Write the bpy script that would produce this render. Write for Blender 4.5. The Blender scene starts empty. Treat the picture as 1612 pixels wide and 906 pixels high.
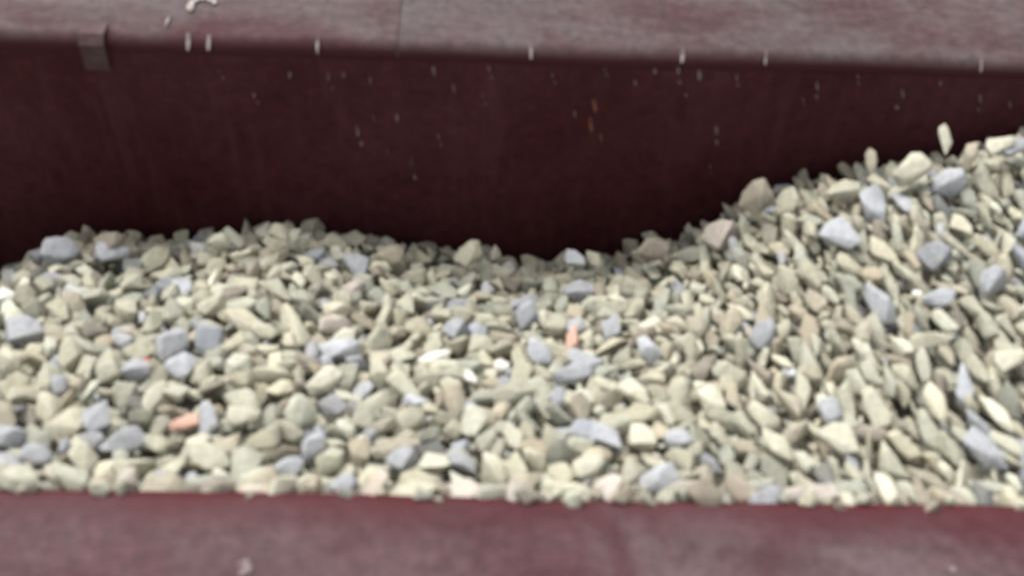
import bpy, bmesh, math, random
import numpy as np
from mathutils import Vector, Matrix, Euler
from mathutils.bvhtree import BVHTree
from mathutils import noise as mnoise

R = math.radians
rng = random.Random(11)
sc = bpy.context.scene
col = sc.collection

# ------------------------------------------------------------------ camera
W, H, F = 1612.0, 906.0, 1858.0
cam_d = bpy.data.cameras.new("camera")
cam = bpy.data.objects.new("camera", cam_d)
col.objects.link(cam)
sc.camera = cam
PITCH, YAW, ROLL = R(48.0), R(2.5), R(3.2)
cam.location = (0.0, 0.0, 1.0)
Mrot = (Matrix.Rotation(-YAW, 3, 'Z') @ Matrix.Rotation(math.pi/2 - PITCH, 3, 'X') @ Matrix.Rotation(ROLL, 3, 'Z'))
cam.rotation_euler = Mrot.to_euler()
cam_d.sensor_width = 36.0
cam_d.lens = 36.0 * F / W
cam_d.clip_start = 0.05
cam_d.clip_end = 2000
cam_d.dof.use_dof = True                 # the phone never found focus on the near heap
cam_d.dof.focus_distance = 400.0
cam_d.dof.aperture_fstop = 5.5
CO = Vector(cam.location)

def ray(u, v):
    return (Mrot @ Vector(((u - W/2)/F, -(v - H/2)/F, -1.0))).normalized()
def to_px(p):
    q = Mrot.transposed() @ (Vector(p) - CO)
    return (W/2 + F*q.x/-q.z, H/2 - F*q.y/-q.z)
def hit_y(u, v, Y):
    d = ray(u, v); t = (Y - CO.y)/d.y
    return CO + d*t
def hit_z(u, v, Z):
    d = ray(u, v); t = (Z - CO.z)/d.z
    return CO + d*t

# ------------------------------------------------------------------ world and sun
SUN_EL, SUN_AZ = R(58), R(-38)           # azimuth from +y (behind the far wall) towards -x
wd = bpy.data.worlds.new("World"); sc.world = wd; wd.use_nodes = True
nt = wd.node_tree; bg = nt.nodes["Background"]
sky = nt.nodes.new("ShaderNodeTexSky"); sky.sky_type = 'NISHITA'
sky.sun_disc = False; sky.sun_elevation = SUN_EL; sky.sun_rotation = SUN_AZ
sky.dust_density = 6.0; sky.air_density = 1.0; sky.ozone_density = 0.5
hs = nt.nodes.new("ShaderNodeHueSaturation"); hs.inputs["Saturation"].default_value = 0.16
nt.links.new(sky.outputs[0], hs.inputs["Color"]); nt.links.new(hs.outputs[0], bg.inputs[0])
bg.inputs[1].default_value = 0.15
sd = bpy.data.lights.new("sun", 'SUN'); sd.energy = 1.1; sd.angle = R(32); sd.color = (1.0, 0.965, 0.90)
sun = bpy.data.objects.new("sun", sd); col.objects.link(sun)
sdir = Vector((math.sin(SUN_AZ)*math.cos(SUN_EL), math.cos(SUN_AZ)*math.cos(SUN_EL), math.sin(SUN_EL)))
sun.rotation_euler = sdir.to_track_quat('Z', 'Y').to_euler()
sun.location = sdir*5
sc.view_settings.view_transform = 'Standard'; sc.view_settings.look = 'None'
sc.view_settings.gamma = 1.0; sc.view_settings.exposure = 0.64
sc.cycles.max_bounces = 6

# ------------------------------------------------------------------ materials
def mat(name):
    m = bpy.data.materials.new(name); m.use_nodes = True
    n = m.node_tree
    return m, n, n.nodes["Principled BSDF"]
def node(n, t, **kw):
    a = n.nodes.new(t)
    for k, v in kw.items(): setattr(a, k, v)
    return a
def noise(n, scale, detail=4, rough=0.55, vec=None, dist=0.0):
    a = n.nodes.new("ShaderNodeTexNoise")
    a.inputs["Scale"].default_value = scale; a.inputs["Detail"].default_value = detail
    a.inputs["Roughness"].default_value = rough; a.inputs["Distortion"].default_value = dist
    if vec is not None: n.links.new(vec, a.inputs["Vector"])
    return a.outputs["Fac"]
def mapping(n, scale, loc=(0, 0, 0), coord="Object"):
    tc = n.nodes.new("ShaderNodeTexCoord"); mp = n.nodes.new("ShaderNodeMapping")
    mp.inputs["Scale"].default_value = scale; mp.inputs["Location"].default_value = loc
    n.links.new(tc.outputs[coord], mp.inputs["Vector"]); return mp.outputs[0]
def ramp(n, fac, stops):
    r = n.nodes.new("ShaderNodeValToRGB"); e = r.color_ramp.elements
    while len(e) < len(stops): e.new(0.5)
    for i, (p, c) in enumerate(stops):
        e[i].position = p; e[i].color = (c if len(c) == 4 else (*c, 1))
    n.links.new(fac, r.inputs["Fac"]); return r.outputs["Color"]
def mix(n, fac, a, b, mode='MIX'):
    m = n.nodes.new("ShaderNodeMix"); m.data_type = 'RGBA'; m.blend_type = mode
    if isinstance(fac, (int, float)): m.inputs[0].default_value = fac
    else: n.links.new(fac, m.inputs[0])
    for i, x in ((6, a), (7, b)):
        if isinstance(x, tuple): m.inputs[i].default_value = (*x, 1)
        else: n.links.new(x, m.inputs[i])
    return m.outputs[2]
def bump(n, bs, h, strength, dist):
    b = n.nodes.new("ShaderNodeBump"); b.inputs["Strength"].default_value = strength
    b.inputs["Distance"].default_value = dist
    n.links.new(h, b.inputs["Height"]); n.links.new(b.outputs[0], bs.inputs["Normal"])

# stone: colour from the mesh's own attribute, mottled, with grit
m_stone, n, bs = mat("crushed_stone")
at = node(n, "ShaderNodeAttribute", attribute_name="stone_colour")
v1 = mapping(n, (1, 1, 1))
g1 = noise(n, 95, 4, 0.6, v1); g2 = noise(n, 520, 3, 0.6, v1)
c = mix(n, 1.0, at.outputs["Color"], ramp(n, g1, [(0.28, (0.74, 0.73, 0.71)), (0.48, (1, 1, 1)), (0.72, (1.10, 1.09, 1.05))]), 'MULTIPLY')
c = mix(n, 1.0, c, ramp(n, g2, [(0.3, (0.84, 0.84, 0.82)), (0.65, (1.06, 1.06, 1.06))]), 'MULTIPLY')
n.links.new(c, bs.inputs["Base Color"]); bs.inputs["Roughness"].default_value = 0.82
bs.inputs["Specular IOR Level"].default_value = 0.3
bump(n, bs, g1, 0.5, 0.004)

m_bed, n, bs = mat("stone_dust")
v1 = mapping(n, (1, 1, 1))
vo = node(n, "ShaderNodeTexVoronoi"); vo.inputs["Scale"].default_value = 38; n.links.new(v1, vo.inputs["Vector"])
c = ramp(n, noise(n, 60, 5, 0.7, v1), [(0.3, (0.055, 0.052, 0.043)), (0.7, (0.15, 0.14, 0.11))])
n.links.new(c, bs.inputs["Base Color"]); bs.inputs["Roughness"].default_value = 0.95
bump(n, bs, vo.outputs["Distance"], 1.0, 0.012)

# maroon paint; dust lies on what faces up, streaks on the uprights
def paint(name, deep, dusty, dust_lo, dust_hi, scale, streak=False, seed=0.0, rough=0.6, grey=(0.098, 0.080, 0.080)):
    m, n, bs = mat(name)
    v = mapping(n, scale, (seed, seed*0.7, 0))
    a = noise(n, 3.2, 7, 0.6, v, 0.4)
    f = ramp(n, a, [(dust_lo, (0, 0, 0)), (dust_hi, (1, 1, 1))])
    c = mix(n, f, deep, dusty)
    lng = noise(n, 1.0, 5, 0.6, mapping(n, (5.0, 22, 5), (seed, 2, 0)), 1.2)
    big = noise(n, 1.0, 4, 0.6, mapping(n, (4.2, 6.5, 4), (seed*1.7, 3, 0)), 0.8)
    if not streak: c = mix(n, ramp(n, big, [(0.42, (0, 0, 0)), (0.62, (0.75, 0.75, 0.75))]), c, grey)
    if not streak: c = mix(n, 1.0, c, ramp(n, lng, [(0.30, (0.86, 0.82, 0.83)), (0.52, (1, 1, 1)), (0.70, (1.16, 1.18, 1.18))]), 'MULTIPLY')
    fine = noise(n, 60, 5, 0.65, mapping(n, (1, 1, 1), (seed, 1, 2)))
    c = mix(n, 1.0, c, ramp(n, fine, [(0.3, (0.70, 0.68, 0.68)), (0.7, (1.26, 1.26, 1.28))]), 'MULTIPLY')
    if streak:
        s = noise(n, 1.0, 5, 0.7, mapping(n, (46, 46, 3.2), (seed, 0, 0)))
        c = mix(n, ramp(n, s, [(0.52, (0, 0, 0)), (0.80, (0.6, 0.6, 0.6))]), c, (0.100, 0.038, 0.042))
    if not streak:       # dust settles on the flat of the rim, the rolled edge stays bare
        ge = node(n, "ShaderNodeNewGeometry"); sp = node(n, "ShaderNodeSeparateXYZ"); n.links.new(ge.outputs["Normal"], sp.inputs[0])
        c = mix(n, ramp(n, sp.outputs["Z"], [(0.45, (1, 1, 1)), (0.97, (0, 0, 0))]), c, (0.050, 0.0135, 0.016))
    n.links.new(c, bs.inputs["Base Color"]); bs.inputs["Roughness"].default_value = rough
    bs.inputs["Specular IOR Level"].default_value = 0.14
    bump(n, bs, fine, 0.25, 0.002)
    return m, n, bs
m_wall, nw, bw = paint("maroon_wall_paint", (0.056, 0.0125, 0.0155), (0.080, 0.025, 0.030), 0.35, 0.72, (1.2, 1.2, 0.9), True, 3.0)
m_rim, _, _ = paint("dusty_maroon_rim", (0.056, 0.020, 0.022), (0.086, 0.053, 0.055), 0.38, 0.58, (0.9, 2.4, 1), False, 5.0, 0.7)
m_rim_grey, _, _ = paint("dusty_grey_rim", (0.060, 0.028, 0.030), (0.088, 0.062, 0.064), 0.36, 0.58, (0.9, 2.0, 1), False, 14.0, 0.75, (0.096, 0.082, 0.083))
m_near, nn, bn = paint("worn_maroon_rim", (0.056, 0.017, 0.021), (0.086, 0.045, 0.050), 0.36, 0.60, (1.3, 2.4, 1), False, 9.0, 0.6, (0.104, 0.074, 0.078))
# the strip of the near rim that sliding stone keeps clean of dust (real position: along its inner edge)
bc = bn.inputs["Base Color"].links[0].from_socket
sx = node(nn, "ShaderNodeSeparateXYZ"); nn.links.new(mapping(nn, (1, 1, 1)), sx.inputs[0])
ad = node(nn, "ShaderNodeMath", operation='MULTIPLY_ADD')
nn.links.new(noise(nn, 4.5, 5, 0.6, mapping(nn, (1, 0.5, 1), (4, 0, 0))), ad.inputs[0]); ad.inputs[1].default_value = 0.11
nn.links.new(sx.outputs["Y"], ad.inputs[2])
msk = ramp(nn, ad.outputs[0], [(0.628, (0, 0, 0)), (0.686, (0.95, 0.95, 0.95))])
nn.links.new(mix(nn, msk, bc, (0.066, 0.011, 0.014)), bn.inputs["Base Color"])

m_chip, n, bs = mat("pale_scuffs")
n.links.new(ramp(n, noise(n, 160, 3, 0.6, mapping(n, (1, 1, 0.3))), [(0.36, (0.07, 0.03, 0.032)), (0.66, (0.24, 0.20, 0.19))]), bs.inputs["Base Color"])
bs.inputs["Roughness"].default_value = 0.8
m_white, n, bs = mat("bare_bright_scuff")
n.links.new(ramp(n, noise(n, 120, 3, 0.6, mapping(n, (1, 1, 1))), [(0.35, (0.13, 0.09, 0.09)), (0.62, (0.40, 0.36, 0.34))]), bs.inputs["Base Color"])
m_orange, n, bs = mat("orange_rust_scuff")
n.links.new(ramp(n, noise(n, 200, 3, 0.6, mapping(n, (1, 1, 0.4))), [(0.4, (0.06, 0.018, 0.014)), (0.65, (0.30, 0.10, 0.05))]), bs.inputs["Base Color"])
m_ground, n, bs = mat("yard_concrete")
v1 = mapping(n, (1, 1, 1))
n.links.new(ramp(n, noise(n, 1.6, 8, 0.65, v1), [(0.3, (0.15, 0.145, 0.13)), (0.7, (0.30, 0.29, 0.27))]), bs.inputs["Base Color"])
bs.inputs["Roughness"].default_value = 0.9
bump(n, bs, noise(n, 90, 4, 0.6, v1), 0.4, 0.004)

# ------------------------------------------------------------------ mesh helpers
def link(name, bm, m, parent=None, smooth=False):
    me = bpy.data.meshes.new(name); bm.normal_update(); bm.to_mesh(me); bm.free()
    me.materials.append(m)
    if smooth:
        for p in me.polygons: p.use_smooth = True
    o = bpy.data.objects.new(name, me); col.objects.link(o)
    if parent: o.parent = parent
    return o
def box(bm, x0, x1, y0, y1, z0, z1):
    vs = [bm.verts.new(p) for p in ((x0,y0,z0),(x1,y0,z0),(x1,y1,z0),(x0,y1,z0),(x0,y0,z1),(x1,y0,z1),(x1,y1,z1),(x0,y1,z1))]
    for f in ((0,3,2,1),(4,5,6,7),(0,1,5,4),(1,2,6,5),(2,3,7,6),(3,0,4,7)):
        bm.faces.new([vs[i] for i in f])
def extrude_profile(bm, pts, xs, wob=None):
    rows = []
    for x in xs:
        rows.append([bm.verts.new((x, p[0] + (wob(x, i)[0] if wob else 0), p[1] + (wob(x, i)[1] if wob else 0))) for i, p in enumerate(pts)])
    N = len(pts)
    for a, b in zip(rows[:-1], rows[1:]):
        for i in range(N):
            j = (i+1) % N
            bm.faces.new((a[i], a[j], b[j], b[i]))
    bm.faces.new(rows[0][::-1]); bm.faces.new(rows[-1])
    bmesh.ops.recalc_face_normals(bm, faces=bm.faces[:])

# ------------------------------------------------------------------ setting
bm = bmesh.new()
g = 400
bmesh.ops.create_grid(bm, x_segments=8, y_segments=8, size=g)
for v_ in bm.verts: v_.co.z = -1.0
gr = link("ground", bm, m_ground); gr["kind"] = "structure"

# ------------------------------------------------------------------ the trough
YN, YF = 0.633, 1.343        # inner faces of the near and far walls; rims at z = 0
X0, X1 = -2.6, 2.6
DEEP = -0.78
tr = bpy.data.objects.new("steel_trough", None); tr.location = (0, 0.98, -1.0); col.objects.link(tr)
tr["label"] = "dark maroon painted steel trough with dusty rims, holding the heap of crushed stone"
tr["category"] = "trough"
def tpart(name, bm, m, parent=None, smooth=False):
    o = link(name, bm, m, None, smooth); 
    for v_ in o.data.vertices: pass
    o.parent = parent or tr
    o.matrix_parent_inverse = Matrix.Identity(4)
    off = Vector((0, 0.98, -1.0))
    if parent is None: o.location = -off
    return o
def arc(cy, cz, r, a0, a1, k):
    return [(cy + r*math.cos(a0 + (a1-a0)*i/k), cz + r*math.sin(a0 + (a1-a0)*i/k)) for i in range(k+1)]
RB = 0.023
# far wall: an upright plate whose head bends over into the rim
XS = [X0 + (X1-X0)*i/130 for i in range(131)]
def wobF(x, i):
    return (0.0022*mnoise.noise(Vector((x*2.3, 0, 7.0))), 0.003*mnoise.noise(Vector((x*3.1, 4.0, 1.0))))
bm = bmesh.new(); extrude_profile(bm, [(YF, DEEP), (YF, -RB), (YF+0.010, -RB), (YF+0.010, DEEP)], XS); tpart("far_wall", bm, m_wall)
prof = arc(YF+RB, -RB, RB, math.pi, math.pi/2, 8) + [(YF+0.24, 0.0), (YF+0.24, -0.10), (YF+0.23, -0.10), (YF+0.23, -0.010), (YF+RB, -0.010), (YF+0.010, -RB)]
seam = hit_z(626, 60, 0).x
bm = bmesh.new(); extrude_profile(bm, prof, [x for x in XS if x < seam-0.004] + [seam-0.0005], wobF)
tpart("far_rim", bm, m_rim, smooth=False)
bm = bmesh.new(); extrude_profile(bm, prof, [seam+0.0005] + [x for x in XS if x > seam+0.004], lambda x, i: (wobF(x, i)[0], wobF(x, i)[1]-0.0008))
tpart("far_rim", bm, m_rim_grey)
# near wall and rim
bm = bmesh.new(); extrude_profile(bm, [(YN, DEEP), (YN, -RB), (YN-0.010, -RB), (YN-0.010, DEEP)], XS); tpart("near_wall", bm, m_wall)
profn = arc(YN-RB, -RB, RB, 0, math.pi/2, 8) + [(YN-0.20, 0.0), (YN-0.20, -0.10), (YN-0.19, -0.10), (YN-0.19, -0.010), (YN-RB, -0.010), (YN-0.010, -RB)]
bm = bmesh.new(); extrude_profile(bm, profn, XS, wobF); tpart("near_rim", bm, m_near)
bm = bmesh.new(); box(bm, X0, X1, YN-0.02, YF+0.02, DEEP-0.012, DEEP-0.001); tpart("trough_floor", bm, m_wall)
for s, x in ((-1, X0), (1, X1)):
    bm = bmesh.new(); box(bm, min(x, x+s*0.012), max(x, x+s*0.012), YN-0.19, YF+0.23, DEEP, 0.004); tpart("end_wall", bm, m_wall)
for x in (-2.0, -1.0, 0.0, 1.0, 2.0):
    for y0, y1 in ((YN-0.10, YN-0.0125), (YF+0.0125, YF+0.10)):
        bm = bmesh.new(); box(bm, x-0.006, x+0.006, y0, y1, DEEP, -0.013); tpart("stiffener_rib", bm, m_wall)
for x in (-2.2, 0.0, 2.2):
    for y in (YN+0.03, YF-0.09):
        bm = bmesh.new(); box(bm, x-0.04, x+0.04, y, y+0.06, -0.999, DEEP-0.013); tpart("support_leg", bm, m_wall)

# dusty lug hanging over the far rim, near the left of the view
a = hit_y(130, 80, YF); b = hit_y(168, 80, YF); low = hit_y(150, 104, YF)
bm = bmesh.new()
pts = [(YF-0.0085, low.z), (YF-0.0085, -0.006), (YF+0.004, 0.0055), (YF+0.030, 0.0045), (YF+0.030, 0.0015), (YF+0.004, 0.0015), (YF-0.0030, -0.012), (YF-0.0030, low.z)]
extrude_profile(bm, pts, [a.x, a.x+0.004, b.x-0.006, b.x])
m_lug, n, bs = mat("dusty_lug")
n.links.new(ramp(n, noise(n, 30, 5, 0.6, mapping(n, (1, 1, 1))), [(0.3, (0.05, 0.020, 0.022)), (0.7, (0.105, 0.068, 0.069))]), bs.inputs["Base Color"]); bs.inputs["Roughness"].default_value = 0.85
lug = tpart("lug", bm, m_lug); lug["label"] = "narrow dusty lug bent over the edge of the far rim"

# scuffs: short vertical bare marks on the far wall and rim (u, v, w, h)
def fleck(bm, c, ex, ey, w, h, nrm, seed):
    own = bm if not isinstance(bm, tuple) else None
    if own is None:
        kind_, mt_, lb_ = bm; bm = bmesh.new()
    r = random.Random(seed); k = 9; pts = []
    for i in range(k):
        t = 2*math.pi*i/k
        rr = 0.75 + 0.5*r.random()
        pts.append(c + ex*(math.cos(t)*w*0.5*rr) + ey*(math.sin(t)*h*0.5*rr))
    top = [bm.verts.new(p + nrm*0.0012) for p in pts]; bot = [bm.verts.new(p - nrm*0.0008) for p in pts]
    bm.faces.new(top)
    for i in range(k): bm.faces.new((bot[i], bot[(i+1) % k], top[(i+1) % k], top[i]))
    if own is None:
        bmesh.ops.recalc_face_normals(bm, faces=bm.faces[:])
        o_ = tpart(kind_, bm, mt_)
        if lb_: o_['label'] = lb_
S = YF/F*1.38
def vert(u, v): return (hit_y(u-2, v-20, YF)-hit_y(u+2, v+20, YF)).normalized()
marks = [(563,205,8,34),(625,185,8,22),(648,255,7,40),(683,112,8,28),(743,100,8,34),(714,140,6,22),(517,120,7,28),(583,128,6,26),
 (980,105,9,34),(1101,118,8,34),(1128,205,8,30),(1250,110,9,32),(1286,135,7,26),(1421,148,7,28),(1543,155,7,26),(1411,168,10,12),(1068,112,8,24),
 (541,118,5,20),(1228,110,5,24),(1031,112,6,18),(838,94,7,16),(1205,100,5,14),(1350,120,5,16),(1480,130,5,20),(760,150,4,20),(905,180,5,22),(1118,262,5,20),(456,118,5,20),(345,112,5,16),(610,240,4,18),(690,215,4,20),(588,185,5,24),(770,108,5,20),(1000,130,5,18),(1160,122,5,18),(1320,104,6,16),(1440,120,5,20),(1590,165,5,20),(870,118,4,18),(1080,150,4,16),(952,108,5,14),(1265,160,5,24),(400,150,4,18)]
bm = ("scuff_mark", m_chip, "faint pale vertical scuff on the dark far wall")
for i, (u, v, w, h) in enumerate(marks):
    c0 = hit_y(u, v, YF)
    if c0.z < -RB-0.002:
        fleck(bm, c0, Vector((1,0,0)), vert(u, v), w*S*0.6, h*S*0.62, Vector((0,-1,0)), i)
        if i % 2 == 0: fleck(bm, c0+Vector((0.004,0,-h*S*0.75)), Vector((1,0,0)), vert(u, v), w*S*0.5, h*S*0.3, Vector((0,-1,0)), i+50)
bm = ("rust_mark", m_orange, "short orange rusty streak on the dark far wall")
for i, (u, v, w, h) in enumerate([(936,165,11,30),(930,195,9,34),(946,215,6,18)]):
    fleck(bm, hit_y(u, v, YF), Vector((1,0,0)), vert(u, v), w*S*0.6, h*S*0.85, Vector((0,-1,0)), i+90)
bm = ("bright_scuff", m_white, "small whitish scuff on the far rim or its edge")
for i, (u, v, w, h) in enumerate([(297,68,9,14),(329,68,9,14),(836,78,7,12),(1074,88,9,10),(264,36,4,16),(500,74,6,10),(1545,100,5,10),(1205,92,4,10)]):
    c0 = hit_z(u, v, 0.0) 
    if c0.y > YF+RB: fleck(bm, c0+Vector((0,0,0.0022)), Vector((1,0,0)), Vector((0,1,0)), w*S*0.6, h*S*1.6, Vector((0,0,1)), i+20)
    else:            # on the rolled edge
        c0 = hit_y(u, v, YF+RB*0.3); c0.z = -RB*0.3
        fleck(bm, c0+Vector((0,-0.001,0.001)), Vector((1,0,0)), Vector((0,0.7,0.7)), w*S*0.6, 0.022, Vector((0,-0.7,0.7)), i+20)
for i, (u, v) in enumerate([(300,14),(303,6),(310,2),(320,0),(330,2),(337,6)]):
    fleck(bm, hit_z(u, v, 0.0)+Vector((0,0,0.0022)), Vector((1,0,0)), Vector((0,1,0)), 0.009, 0.010 if i else 0.02, Vector((0,0,1)), i+40)
bm = ("worn_spot", m_chip, "pale worn spot on the near rim")
for i, (u, v, w, h) in enumerate([(385,893,20,22),(1498,896,12,10)]):
    fleck(bm, hit_z(u, v, 0.0)+Vector((0,0,0.0018)), Vector((1,0,0)), Vector((0,1,0)), w*0.00065, h*0.0008, Vector((0,0,1)), i+70)

# ------------------------------------------------------------------ heap surface
SIL = [(-500,470),(-60,470),(0,455),(22,432),(60,412),(95,398),(130,402),(175,400),(230,407),(300,404),(350,398),(445,388),(490,397),(560,404),
 (640,420),(700,428),(745,427),(800,442),(860,446),(910,439),(960,434),(1030,422),(1100,403),(1160,370),(1220,334),(1285,312),(1345,309),
 (1385,291),(1440,287),(1500,281),(1560,266),(1612,256),(1900,215),(2400,230)]
YC = 1.225
CR = [(hit_y(u, v, YC).x, hit_y(u, v, YC).z) for u, v in SIL]
def interp(x, P):
    if x <= P[0][0]: return P[0][1]
    for (a, b), (c_, d) in zip(P[:-1], P[1:]):
        if x <= c_: return b + (d-b)*(x-a)/(c_-a)
    return P[-1][1]
def zs(x, y):
    zc = interp(x, CR)
    zn = -0.085 + 0.012*math.sin(x*4.1+1) + 0.010*math.sin(x*9.7)
    t = (y-YN)/(YC-YN)
    if t <= 1:
        s = max(t, 0)**1.25
        z = zn*(1-s) + zc*s
        z += 0.010*math.sin(math.pi*max(t, 0))*mnoise.noise(Vector((x*5, y*6, 3)))*1.6
        e = max(0.0, 1 - (y-YN)/0.055)
        z += (0.000 - zn)*0.85*e*e*(3-2*e)
    else:
        z = zc - (y-YC)*0.62
    return z
def normal(x, y):
    e = 0.02
    return Vector((-(zs(x+e, y)-zs(x-e, y))/(2*e), -(zs(x, y+e)-zs(x, y-e))/(2*e), 1)).normalized()
def on_heap(u, v):
    d = ray(u, v); t = 0.8
    while t < 2.6:
        p = CO + d*t
        if p.z <= zs(p.x, p.y): break
        t += 0.002
    p = CO + d*t
    if p.y > YC+0.02 or t >= 2.6: p = hit_y(u, v, YC)
    if p.y < YN+0.02: p = CO + d*((YN+0.03-CO.y)/d.y)
    return p

# bed of dust and fines under the loose stones
bm = bmesh.new()
nx, ny = 420, 64
grid = []
for i in range(nx+1):
    x = X0 + 0.001 + (X1-X0-0.002)*i/nx; rowv = []
    for j in range(ny+1):
        y = YN + 0.001 + (YF-YN-0.002)*j/ny
        dp = 0.042 if -1.72 < x < 1.82 else 0.012
        rowv.append(bm.verts.new((x, y, zs(x, y) - dp + 0.010*mnoise.noise(Vector((x*40, y*40, 0))))))
    grid.append(rowv)
for i in range(nx):
    for j in range(ny): bm.faces.new((grid[i][j], grid[i+1][j], grid[i+1][j+1], grid[i][j+1]))
bed = link("stone_dust", bm, m_bed, None, True); bed["kind"] = "stuff"; bed["category"] = "stone dust"
bed["label"] = "dark fine stone dust showing in the gaps between the crushed stones"

# ------------------------------------------------------------------ stones
def base_shape(seed, bev):
    r = random.Random(seed); bm = bmesh.new()
    k = r.randint(11, 17); p = r.choice((2.5, 4.0, 8.0))
    for i in range(k):
        v = Vector((r.gauss(0,1), r.gauss(0,1), r.gauss(0,1)))
        L = (abs(v.x)**p+abs(v.y)**p+abs(v.z)**p)**(1/p)
        bm.verts.new(v/L*(0.84+0.16*r.random()))
    bmesh.ops.convex_hull(bm, input=bm.verts[:])
    lone = [v for v in bm.verts if not v.link_faces]
    if lone: bmesh.ops.delete(bm, geom=lone, context='VERTS')
    bmesh.ops.dissolve_limit(bm, angle_limit=R(14), verts=bm.verts[:], edges=bm.edges[:])
    if bev:
        bmesh.ops.bevel(bm, geom=bm.edges[:], offset=0.11, segments=2, affect='EDGES', clamp_overlap=True, profile=0.6)
        bmesh.ops.remove_doubles(bm, verts=bm.verts[:], dist=0.01)
    bmesh.ops.triangulate(bm, faces=bm.faces[:])
    bm.verts.index_update()
    V = np.array([v.co[:] for v in bm.verts]); Fc = np.array([[q.index for q in f.verts] for f in bm.faces])
    bm.free()
    mx = np.abs(V).max(0); return V/mx, Fc
NS = 70
FINE = [base_shape(100+i, True) for i in range(NS)]
ROUGH = [base_shape(100+i, False) for i in range(NS)]
TONES = {
 'cream':     (0.425, 0.412, 0.325), 'pale cream': (0.53, 0.517, 0.42), 'olive grey': (0.350, 0.347, 0.285),
 'tan':       (0.370, 0.335, 0.262), 'blue-grey':  (0.345, 0.355, 0.378), 'pale blue-grey': (0.425, 0.437, 0.465),
 'dark grey': (0.19, 0.19, 0.18), 'white':      (0.70, 0.69, 0.64), 'salmon':     (0.60, 0.385, 0.31), 'taupe': (0.275, 0.245, 0.200), 'orange-red': (0.62, 0.20, 0.13),
 'pinkish':   (0.47, 0.42, 0.37)}
stones = []     # dict(p, q(3x3), s(3), shape, tone, colour, lab)
cells = {}
CS = 0.04
def near_ok(p, r, k):
    cx, cy, cz = int(p.x//CS), int(p.y//CS), int(p.z//CS)
    for i in (cx-1, cx, cx+1):
        for j in (cy-1, cy, cy+1):
            for l in (cz-1, cz, cz+1):
                for (q, rq) in cells.get((i, j, l), ()):
                    if (q-p).length < k*(r+rq): return False
    return True
def put(p, s, rot, tone, shape, lab=None, cat=None, under=False):
    r = (s[0]*s[1]*s[2])**(1/3)
    cells.setdefault((int(p.x//CS), int(p.y//CS), int(p.z//CS)), []).append((p.copy(), r))
    j = 1 + rng.uniform(-0.16, 0.10) + 0.10*mnoise.noise(Vector((p.x*6, p.y*6, 5)))
    if lab: j = 1.0
    w = rng.uniform(-0.035, 0.035) if not lab else 0
    c = TONES[tone]
    stones.append(dict(p=p.copy(), s=s, rot=rot, tone=tone, c=(c[0]*j*(1+w), c[1]*j, c[2]*j*(1-w)), shape=shape, lab=lab, cat=cat, under=under))
def screen_frame(p, ang, lean, twist=0.0):
    # long axis at 'ang' degrees from the horizontal as looked at, lying on a facet tipped between the heap's slope and upright
    nrm = normal(p.x, p.y); tocam = (CO-p).normalized()
    nn_ = (nrm*(1-lean) + tocam*lean).normalized()
    right = (Mrot @ Vector((1,0,0))); right = (right - nn_*right.dot(nn_)).normalized()
    up = nn_.cross(right).normalized()
    a = R(ang)
    X = right*math.cos(a) + up*math.sin(a); Y = nn_.cross(X).normalized()
    M = Matrix((X, Y, nn_)).transposed()
    return M @ Matrix.Rotation(twist, 3, 'X')
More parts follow.
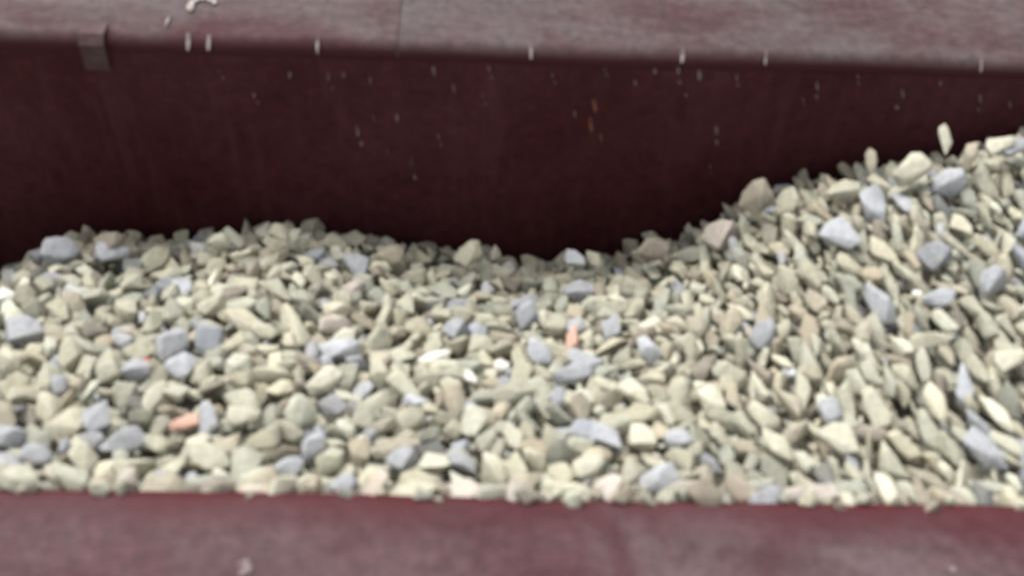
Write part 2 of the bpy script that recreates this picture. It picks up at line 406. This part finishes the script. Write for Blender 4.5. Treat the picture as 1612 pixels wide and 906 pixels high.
# stones that can be told apart in the photograph: u, v, long px, short px, angle, tone, label
SP = [
 (92,394,56,42,20,'pale blue-grey','pale blue-grey stone peaking above the left shoulder of the heap'),
 (172,410,50,46,80,'pale blue-grey','squarish pale blue-grey stone on the crest under the rounded taupe stone'),
 (172,382,44,34,10,'taupe','rounded taupe stone sitting up on the crest at left'),
 (34,522,60,44,-20,'blue-grey','flat blue-grey stone near the left edge of the heap'),
 (270,540,66,50,70,'blue-grey','large blue-grey slab stone above the small round bluish stone'),
 (285,578,46,42,0,'pale blue-grey','small round bluish stone with a pale face below the blue-grey slab'),
 (213,584,44,36,30,'blue-grey','dull bluish stone beside the tiny orange-red crumb'),
 (92,608,36,26,80,'blue-grey','small mauve-blue stone under the pointed cream stone'),
 (155,657,52,46,85,'blue-grey','block-shaped blue-grey stone in the lower left of the heap'),
 (15,686,50,36,-30,'blue-grey','blue-grey stone at the far left, low on the heap'),
 (55,716,48,36,10,'blue-grey','blue-grey stone close above the near rim at far left'),
 (545,414,70,34,-15,'pale blue-grey','long pale blue-grey stone lying just below the crest left of centre'),
 (535,548,66,34,5,'pale blue-grey','flat pale grey stone directly below the pink-edged stone'),
 (715,520,40,32,20,'blue-grey','small blue-grey stone up and right of the curved white stone'),
 (826,494,56,36,80,'blue-grey','upright blue-grey stone left of the salmon chip in the middle'),
 (848,556,52,34,-60,'pale blue-grey','leaning pale grey stone below the upright blue-grey stone'),
 (910,462,50,38,20,'blue-grey','bluish stone above the upright salmon chip'),
 (900,588,66,34,10,'blue-grey','wide blue-grey stone below the upright salmon chip'),
 (965,515,42,34,80,'blue-grey','bluish stone to the right of the upright salmon chip'),
 (1022,550,48,30,-70,'pale blue-grey','slim pale blue stone right of the middle of the heap'),
 (1200,528,52,38,75,'blue-grey','blue-grey stone in the middle of the right-hand slope'),
 (1306,380,80,50,25,'pale blue-grey','largest pale blue-grey stone, on the right mound'),
 (1376,322,66,34,-80,'pale blue-grey','tall narrow pale blue stone below the crest of the right mound'),
 (1470,404,52,40,10,'blue-grey','blue-grey stone on the upper right slope'),
 (1388,480,76,34,-60,'pale blue-grey','long pale blue stone with a bright tip on the right slope'),
 (1480,470,50,30,5,'blue-grey','flat blue-grey stone right of the long pale blue stone'),
 (1562,445,50,36,70,'blue-grey','dull blue stone near the right edge'),
 (1305,648,44,36,85,'pale blue-grey','square pale blue stone above the wide pale stone at lower right'),
 (955,690,54,42,-30,'pale blue-grey','pale blue stone with a light face, low in the middle'),
 (1040,752,62,44,5,'pale blue-grey','triangular pale blue stone resting by the near rim'),
 (1066,690,46,30,10,'pale blue-grey','flat pale grey stone up right of the triangular blue stone'),
 (1596,242,46,42,80,'blue-grey','pale bluish block on the crest at the right edge'),
 (1550,706,76,36,-60,'blue-grey','leaning blue-grey stone low at the right'),
 (632,724,50,34,20,'blue-grey','blue-grey stone by the near rim left of the middle'),
 (492,700,58,34,60,'blue-grey','blue-grey stone leaning low on the left half of the heap'),
 (455,735,48,30,10,'blue-grey','small dark bluish stone close to the near rim'),
 (1492,292,60,40,40,'pale blue-grey','pale blue stone below the lone standing sliver'),
 (288,666,50,22,14,'salmon','salmon pink sliver lying flat in the lower left'),
 (903,532,44,24,84,'salmon','upright salmon pink chip in the middle of the heap'),
 (229,568,15,11,30,'orange-red','tiny orange-red crumb between bluish stones'),
 (525,512,56,34,20,'pinkish','pinkish stone with a pale lower edge, left of centre'),
 (4,474,40,24,60,'white','bright white stone at the left edge of the picture'),
 (684,562,54,20,14,'white','curved bright white stone in the middle of the heap'),
 (740,594,30,16,-50,'white','small white chip right of the curved white stone'),
 (790,574,30,24,20,'white','small roundish white stone near the centre'),
 (270,738,34,18,20,'pale cream','white chip low on the left near the near rim'),
 (570,690,18,12,10,'white','tiny bright white chip below the middle-left of the heap'),
 (632,592,16,11,0,'white','tiny white crumb left of the curved white stone'),
 (1444,462,16,12,0,'white','tiny white chip on the right slope'),
 (1492,742,34,18,-70,'pale cream','slim bright cream sliver low at the right'),
 (242,626,58,28,72,'pale cream','tall bright cream stone above the salmon sliver'),
 (378,667,52,48,80,'pale cream','round bright cream stone right of the salmon sliver'),
 (12,572,44,38,85,'pale cream','squared bright cream stone at the left edge'),
 (172,580,54,34,80,'pale cream','upright pale cream stone left of the dull bluish stone'),
 (112,560,58,34,-85,'cream','pointed cream stone with dark gaps round it at left'),
 (326,718,76,40,-35,'pale cream','big cream stone leaning right, low on the left'),
 (774,738,58,42,-40,'pale cream','broad cream stone by the near rim at the middle'),
 (508,600,66,34,32,'pale cream','long pale cream stone leaning left of centre'),
 (130,724,52,40,-60,'pale cream','pale cream stone between two blue-grey stones at lower left'),
 (198,490,40,36,80,'cream','yellowish cream stone high on the left side'),
 (925,735,54,42,50,'pale cream','rounded cream stone by the near rim right of the middle'),
 (1298,694,92,46,4,'pale cream','widest pale cream stone, low on the right'),
 (1122,630,58,36,-75,'pale cream','upright pale cream stone low right of the middle'),
 (1008,688,54,38,-40,'pale cream','pale cream stone right of the pale blue faced stone'),
 (812,690,54,30,-62,'pale cream','slim pale cream stone above the broad cream stone'),
 (1240,322,58,34,55,'cream','cream stone leaning up onto the left crest of the right mound'),
 (1326,304,54,34,20,'cream','cream stone lying on the crest of the right mound'),
 (1432,268,62,40,25,'pale cream','light angular stone jutting from the top of the right mound'),
 (1487,220,46,18,-85,'pale cream','lone pale sliver standing clear above the right mound'),
 (1526,244,44,20,65,'tan','tan horn-shaped stone sticking up at the top right'),
 (1372,252,40,16,-85,'tan','thin tan splinter standing on the crest of the right mound'),
 (1575,240,44,36,85,'pale cream','pale cream block on the crest beside the bluish block'),
 (1190,310,56,44,45,'taupe','dark taupe stone perched on the left flank of the right mound'),
 (1132,372,60,42,20,'pinkish','pale mauve stone where the right mound begins'),
 (1030,390,56,38,15,'taupe','taupe stone on the crest right of the middle'),
 (1085,402,60,24,5,'olive grey','flat olive grey stone on the crest between taupe and pale mauve stones'),
 (345,382,42,28,25,'pale cream','pale pointed stone on the crest, left of the leaning sliver'),
 (368,374,44,18,-50,'olive grey','narrow olive grey sliver leaning on the crest at left'),
 (440,368,34,26,-40,'cream','cream stone at the highest point of the left crest'),
 (462,374,34,20,70,'olive grey','small olive grey stone beside the highest point of the left crest'),
 (242,412,52,36,60,'cream','cream stone just under the crest at left'),
 (776,392,36,16,-70,'taupe','small taupe splinter standing on the crest near the middle'),
 (738,398,48,34,35,'cream','cream stone on the crest left of the taupe splinter'),
 (903,408,42,24,-40,'pale blue-grey','wedge-shaped grey stone on the crest right of the middle'),
 (938,408,38,20,-45,'cream','cream wedge beside the grey wedge on the crest'),
 (615,402,44,30,10,'tan','tan stone on the crest left of the middle'),
 (1235,440,54,32,-60,'cream','cream stone leaning on the right slope below the largest pale blue stone'),
 (1380,640,74,34,-78,'pale cream','tall pale cream stone low on the right slope'),
 (1085,550,52,30,-80,'cream','cream upright stone right of the slim pale blue stone'),
 (600,590,54,34,-80,'cream','upright cream stone between the long cream stone and the curved white stone'),
 (645,660,50,38,60,'cream','cream stone below the middle of the heap, left side'),
 (1590,580,54,40,85,'pale cream','pale cream block at the right edge halfway down'),
]
KS = 1.0
for i, (u, v, L, Wd, ang, tone, lab) in enumerate(SP):
    p = on_heap(u, v); d = (p-CO).length
    a, b_ = L*d/F*0.5*1.06, Wd*d/F*0.5*1.06
    third = b_*0.7
    lean = 0.75
    p = p + (CO-p).normalized()*(third*0.5 + (0.012 if L < 20 else 0.004))
    M = screen_frame(p, ang, lean, rng.uniform(-0.25, 0.25))
    put(p, (a, b_, third), M, tone, (i*7+3) % NS, lab)

def seg_tone(x, y):
    if y < YN+0.14: r_ = 0.99
    else: r_ = 1.0
    r = rng.random()*r_*0.999
    if y < YN+0.035 and rng.random() < 0.55: return rng.choice(('tan', 'taupe', 'pinkish'))  # rim's shade and reddish bounce put into the tones of stones beside it
    for t, k in (('cream',0.34),('pale cream',0.14),('olive grey',0.23),('tan',0.13),('blue-grey',0.055),('pale blue-grey',0.015),('taupe',0.05),('dark grey',0.02),('white',0.003),('pinkish',0.004)):
        if r < k: return t
        r -= k
    return 'cream'
XA, XB = -1.7, 1.8
NAMED = [(to_px(q['p']), (q['p']-CO).length, sp_[2]*0.5, sp_[3]*0.5, R(sp_[4])) for q, sp_ in zip(stones, SP)]
def covers(p, r):       # a loose stone may lean on a named one but not lie on top of it
    u, v = to_px(p); d = (p-CO).length; rp = 0.55*r*F/d
    for (c0, dd, a, b, g_) in NAMED:
        x, y = u-c0[0], -(v-c0[1])
        if abs(x) > 80 or abs(y) > 80 or d > dd+0.012: continue
        X_ = x*math.cos(g_)+y*math.sin(g_); Y_ = -x*math.sin(g_)+y*math.cos(g_)
        if (X_/(a+rp))**2 + (Y_/(b+rp))**2 < 1: return True
    return False
def fill(count, r0, r1, dlo, dhi, k, under):
    for _ in range(count):
        x = rng.uniform(XA, XB); y = rng.uniform(YN-0.006, YF-0.012)
        r = rng.uniform(r0, r1)*(0.93 if y > 1.05 else 1.0)
        dz = rng.uniform(dlo, dhi)
        nrm = normal(x, y); p = Vector((x, y, zs(x, y))) - nrm*dz
        if not near_ok(p, r, k): continue
        if covers(p, r): continue
        flow = min(max((x-0.15)/0.25, 0), 1)
        r *= 1-0.14*flow
        e = rng.uniform(1.15, 1.55) + flow*rng.uniform(0.2, 0.85)
        f = rng.uniform(0.6, 0.85)
        s = (r*e, r*rng.uniform(0.85, 1.05)/math.sqrt(e)*1.1, r*f)
        if flow > rng.random()*1.05: ang = rng.gauss(-70, 17)
        else: ang = rng.uniform(0, 180)
        M = screen_frame(p, ang, rng.uniform(0.0, 0.8), rng.gauss(0, 0.5))
        M = Matrix.Rotation(rng.gauss(0, 0.3), 3, 'X') @ M
        put(p, s, M, seg_tone(x, y), rng.randrange(NS), None, None, under)
fill(5000, 0.0160, 0.0195, -0.006, 0.008, 0.92, False)
fill(26000, 0.0115, 0.0155, -0.006, 0.012, 0.86, False)
fill(24000, 0.008, 0.0115, -0.002, 0.020, 0.84, False)
fill(16000, 0.012, 0.017, 0.022, 0.040, 0.88, True)
fill(9000, 0.0045, 0.007, 0.004, 0.022, 0.8, True)
YN0, YF0 = YN, YF
for _ in range(80):      # crumbs caught along the lip of the near rim
    x = rng.uniform(XA, XB); y = YN - 0.003 - abs(rng.gauss(0, 0.007)); r = rng.uniform(0.004, 0.0095)
    p = Vector((x, y, (0 if y < YN-RB else -0.003) + r*0.45))
    if near_ok(p, r, 0.7): put(p, (r*1.3, r, r*0.7), screen_frame(p, rng.uniform(0, 180), 0.2), rng.choice(('tan', 'taupe', 'cream', 'olive grey')), rng.randrange(NS))

def stone_geo(s):
    V, Fc = (ROUGH if s['under'] else FINE)[s['shape']]
    M = np.array(s['rot'])
    return (V*np.array(s['s'])) @ M.T, Fc
geos = [stone_geo(s) for s in stones]

# which stones show largest: look from the camera
Vs, Fs, own, off = [], [], [], 0
for i, (s, (V, Fc)) in enumerate(zip(stones, geos)):
    Vs.append(V + np.array(s['p'])); Fs.append(Fc+off); own.append(np.full(len(Fc), i)); off += len(V)
Va = np.concatenate(Vs); Fa = np.concatenate(Fs); own = np.concatenate(own)
blk = np.array([(-3, YN-0.2, 0), (3, YN-0.2, 0), (3, YN, 0), (-3, YN, 0)])
Fl = Fa.tolist() + [[off, off+1, off+2], [off, off+2, off+3]]
bvh = BVHTree.FromPolygons(np.concatenate([Va, blk]).tolist(), Fl)
cnt = np.zeros(len(stones), int)
for v in range(1, 906, 3):
    for u in range(1, 1612, 3):
        if v < 190: continue
        h = bvh.ray_cast(CO, ray(u, v))
        if h[2] is not None and h[2] < len(own): cnt[own[h[2]]] += 1
print("stones", len(stones), "visible", int((cnt > 3).sum()))
lab_idx = [i for i, s in enumerate(stones) if s['lab']]
print("hidden specials", [(stones[i]['lab'], int(cnt[i])) for i in lab_idx if cnt[i] < 12])
order = [i for i in np.argsort(-cnt) if not stones[i]['lab'] and cnt[i] > 3]
singles = lab_idx + order[:300-len(lab_idx)]
inset = set(singles)

# labels for the rest: colour, and place beside the nearest named stones
def short(l):
    for k_ in (' with ', ' above ', ' below ', ' on ', ' near ', ' by ', ' under ', ' beside ', ' in ', ' at ', ' directly ', ' left ', ' right ', ' to ', ' where ', ' close ', ' lying ', ' sitting ', ' leaning ', ' resting ', ' between ', ' jutting ', ' sticking ', ' standing ', ' perched ', ' peaking ', ' up ', ' just ', ',', ' low '):
        l = l.split(k_)[0]
    return l
shorts = {}
for i in lab_idx: shorts.setdefault(short(stones[i]['lab']), []).append(i)
px = {i: to_px(stones[i]['p']) for i in singles}
LANDMARKS = {   # names that single out one labelled stone
 'salmon sliver':'salmon pink sliver lying', 'salmon chip':'upright salmon', 'curved white stone':'curved bright white', 'largest pale blue stone':'largest pale',
 'widest pale cream stone':'widest pale', 'triangular blue stone':'triangular pale', 'round cream stone':'round bright cream', 'pink-edged stone':'pinkish stone with',
 'white stone at left edge':'bright white stone at the left', 'pointed cream stone':'pointed cream', 'big cream stone at lower left':'big cream stone', 'lone standing sliver':'lone pale sliver',
 'long pale blue stone':'long pale blue stone', 'block-shaped blue stone':'block-shaped', 'upright blue-grey stone':'upright blue-grey stone left', 'leaning blue-grey stone at right':'leaning blue-grey stone low',
 'blue-grey slab':'large blue-grey slab', 'tall bright cream stone':'tall bright cream', 'broad cream stone':'broad cream', 'pale mauve stone':'pale mauve stone where',
 'yellowish cream stone':'yellowish cream', 'flat blue-grey stone at left':'flat blue-grey stone near', 'square pale blue stone':'square pale blue', 'tall pale cream stone at right':'tall pale cream stone low',
 'long crest stone':'long pale blue-grey stone lying', 'dark taupe perched stone':'dark taupe stone perched', 'long pale cream stone':'long pale cream stone leaning', 'tan horn-shaped stone':'tan horn', 'dull blue stone at right edge':'dull blue stone near', 'slope\'s middle blue stone':'blue-grey stone in the middle of the right', 'small roundish white stone':'small roundish white', 'slim pale blue stone':'slim pale blue stone right'}
LM = []
for nm, key in LANDMARKS.items():
    for i in lab_idx:
        if stones[i]['lab'].startswith(key): LM.append((nm, i)); break
used = set(stones[i]['lab'] for i in lab_idx)
def dirw(dx, dy):
    a = math.degrees(math.atan2(-dy, dx)) % 360
    return ['right of','upper right of','above','upper left of','left of','lower left of','below','lower right of'][int((a+22.5)//45) % 8]
areas = {}
cl = np.median([cnt[i] for i in order[:300-len(lab_idx)]])
for i in order[:300-len(lab_idx)]:
    s = stones[i]; u, v = px[i]
    near = sorted(LM, key=lambda l: (px[l[1]][0]-u)**2 + (px[l[1]][1]-v)**2)
    size = 'larger' if cnt[i] > cl else 'smaller'
    shape = 'elongated' if s['s'][0]/s['s'][1] > 1.6 else 'chunky'
    done = None
    for kk in range(6):
        nm, li = near[kk]; d = dirw(u-px[li][0], v-px[li][1])
        for base in (f"{s['tone']} {shape} stone {d} the {nm}", f"{size} {s['tone']} {shape} stone {d} the {nm}"):
            if base not in used: done = base; break
        if done: break
        nm2, l2 = near[kk+1]; d2 = dirw(u-px[l2][0], v-px[l2][1])
        base = f"{s['tone']} stone {d} the {nm} and {d2} the {nm2}"
        if base not in used and len(base.split()) <= 16: done = base; break
    if not done: done = f"{size} {s['tone']} stone in the heap of crushed stone"
    used.add(done); s['lab'] = done

def build_mesh(name, idx, local):
    Vv, Ff, Cc, o_ = [], [], [], 0
    for i in idx:
        V, Fc = geos[i]
        Vv.append(V if local else V + np.array(stones[i]['p'])); Ff.append(Fc+o_); o_ += len(V)
        Cc.append(np.tile(np.array([*stones[i]['c'], 1.0]), (len(V), 1)))
    Vv = np.concatenate(Vv); Ff = np.concatenate(Ff); Cc = np.concatenate(Cc)
    me = bpy.data.meshes.new(name)
    me.vertices.add(len(Vv)); me.vertices.foreach_set("co", Vv.astype(np.float32).ravel())
    me.loops.add(Ff.size); me.loops.foreach_set("vertex_index", Ff.astype(np.int32).ravel())
    me.polygons.add(len(Ff)); me.polygons.foreach_set("loop_start", np.arange(0, Ff.size, 3, dtype=np.int32))
    me.update(calc_edges=True)
    at_ = me.color_attributes.new("stone_colour", 'FLOAT_COLOR', 'POINT')
    at_.data.foreach_set("color", Cc.astype(np.float32).ravel())
    me.materials.append(m_stone)
    return me
for i in singles:
    s = stones[i]
    o = bpy.data.objects.new("stone", build_mesh("stone", [i], True)); col.objects.link(o)
    o.location = s['p']; o["label"] = s['lab']; o["category"] = "stone"; o["group"] = "crushed stones heaped in the trough"
rest = [i for i in range(len(stones)) if i not in inset]
me = build_mesh("crushed_stone", rest, False)
o = bpy.data.objects.new("crushed_stone", me); col.objects.link(o)
o["kind"] = "stuff"; o["category"] = "crushed stone"
o["label"] = "mass of smaller cream, tan and grey crushed stone filling the trough between the larger stones"
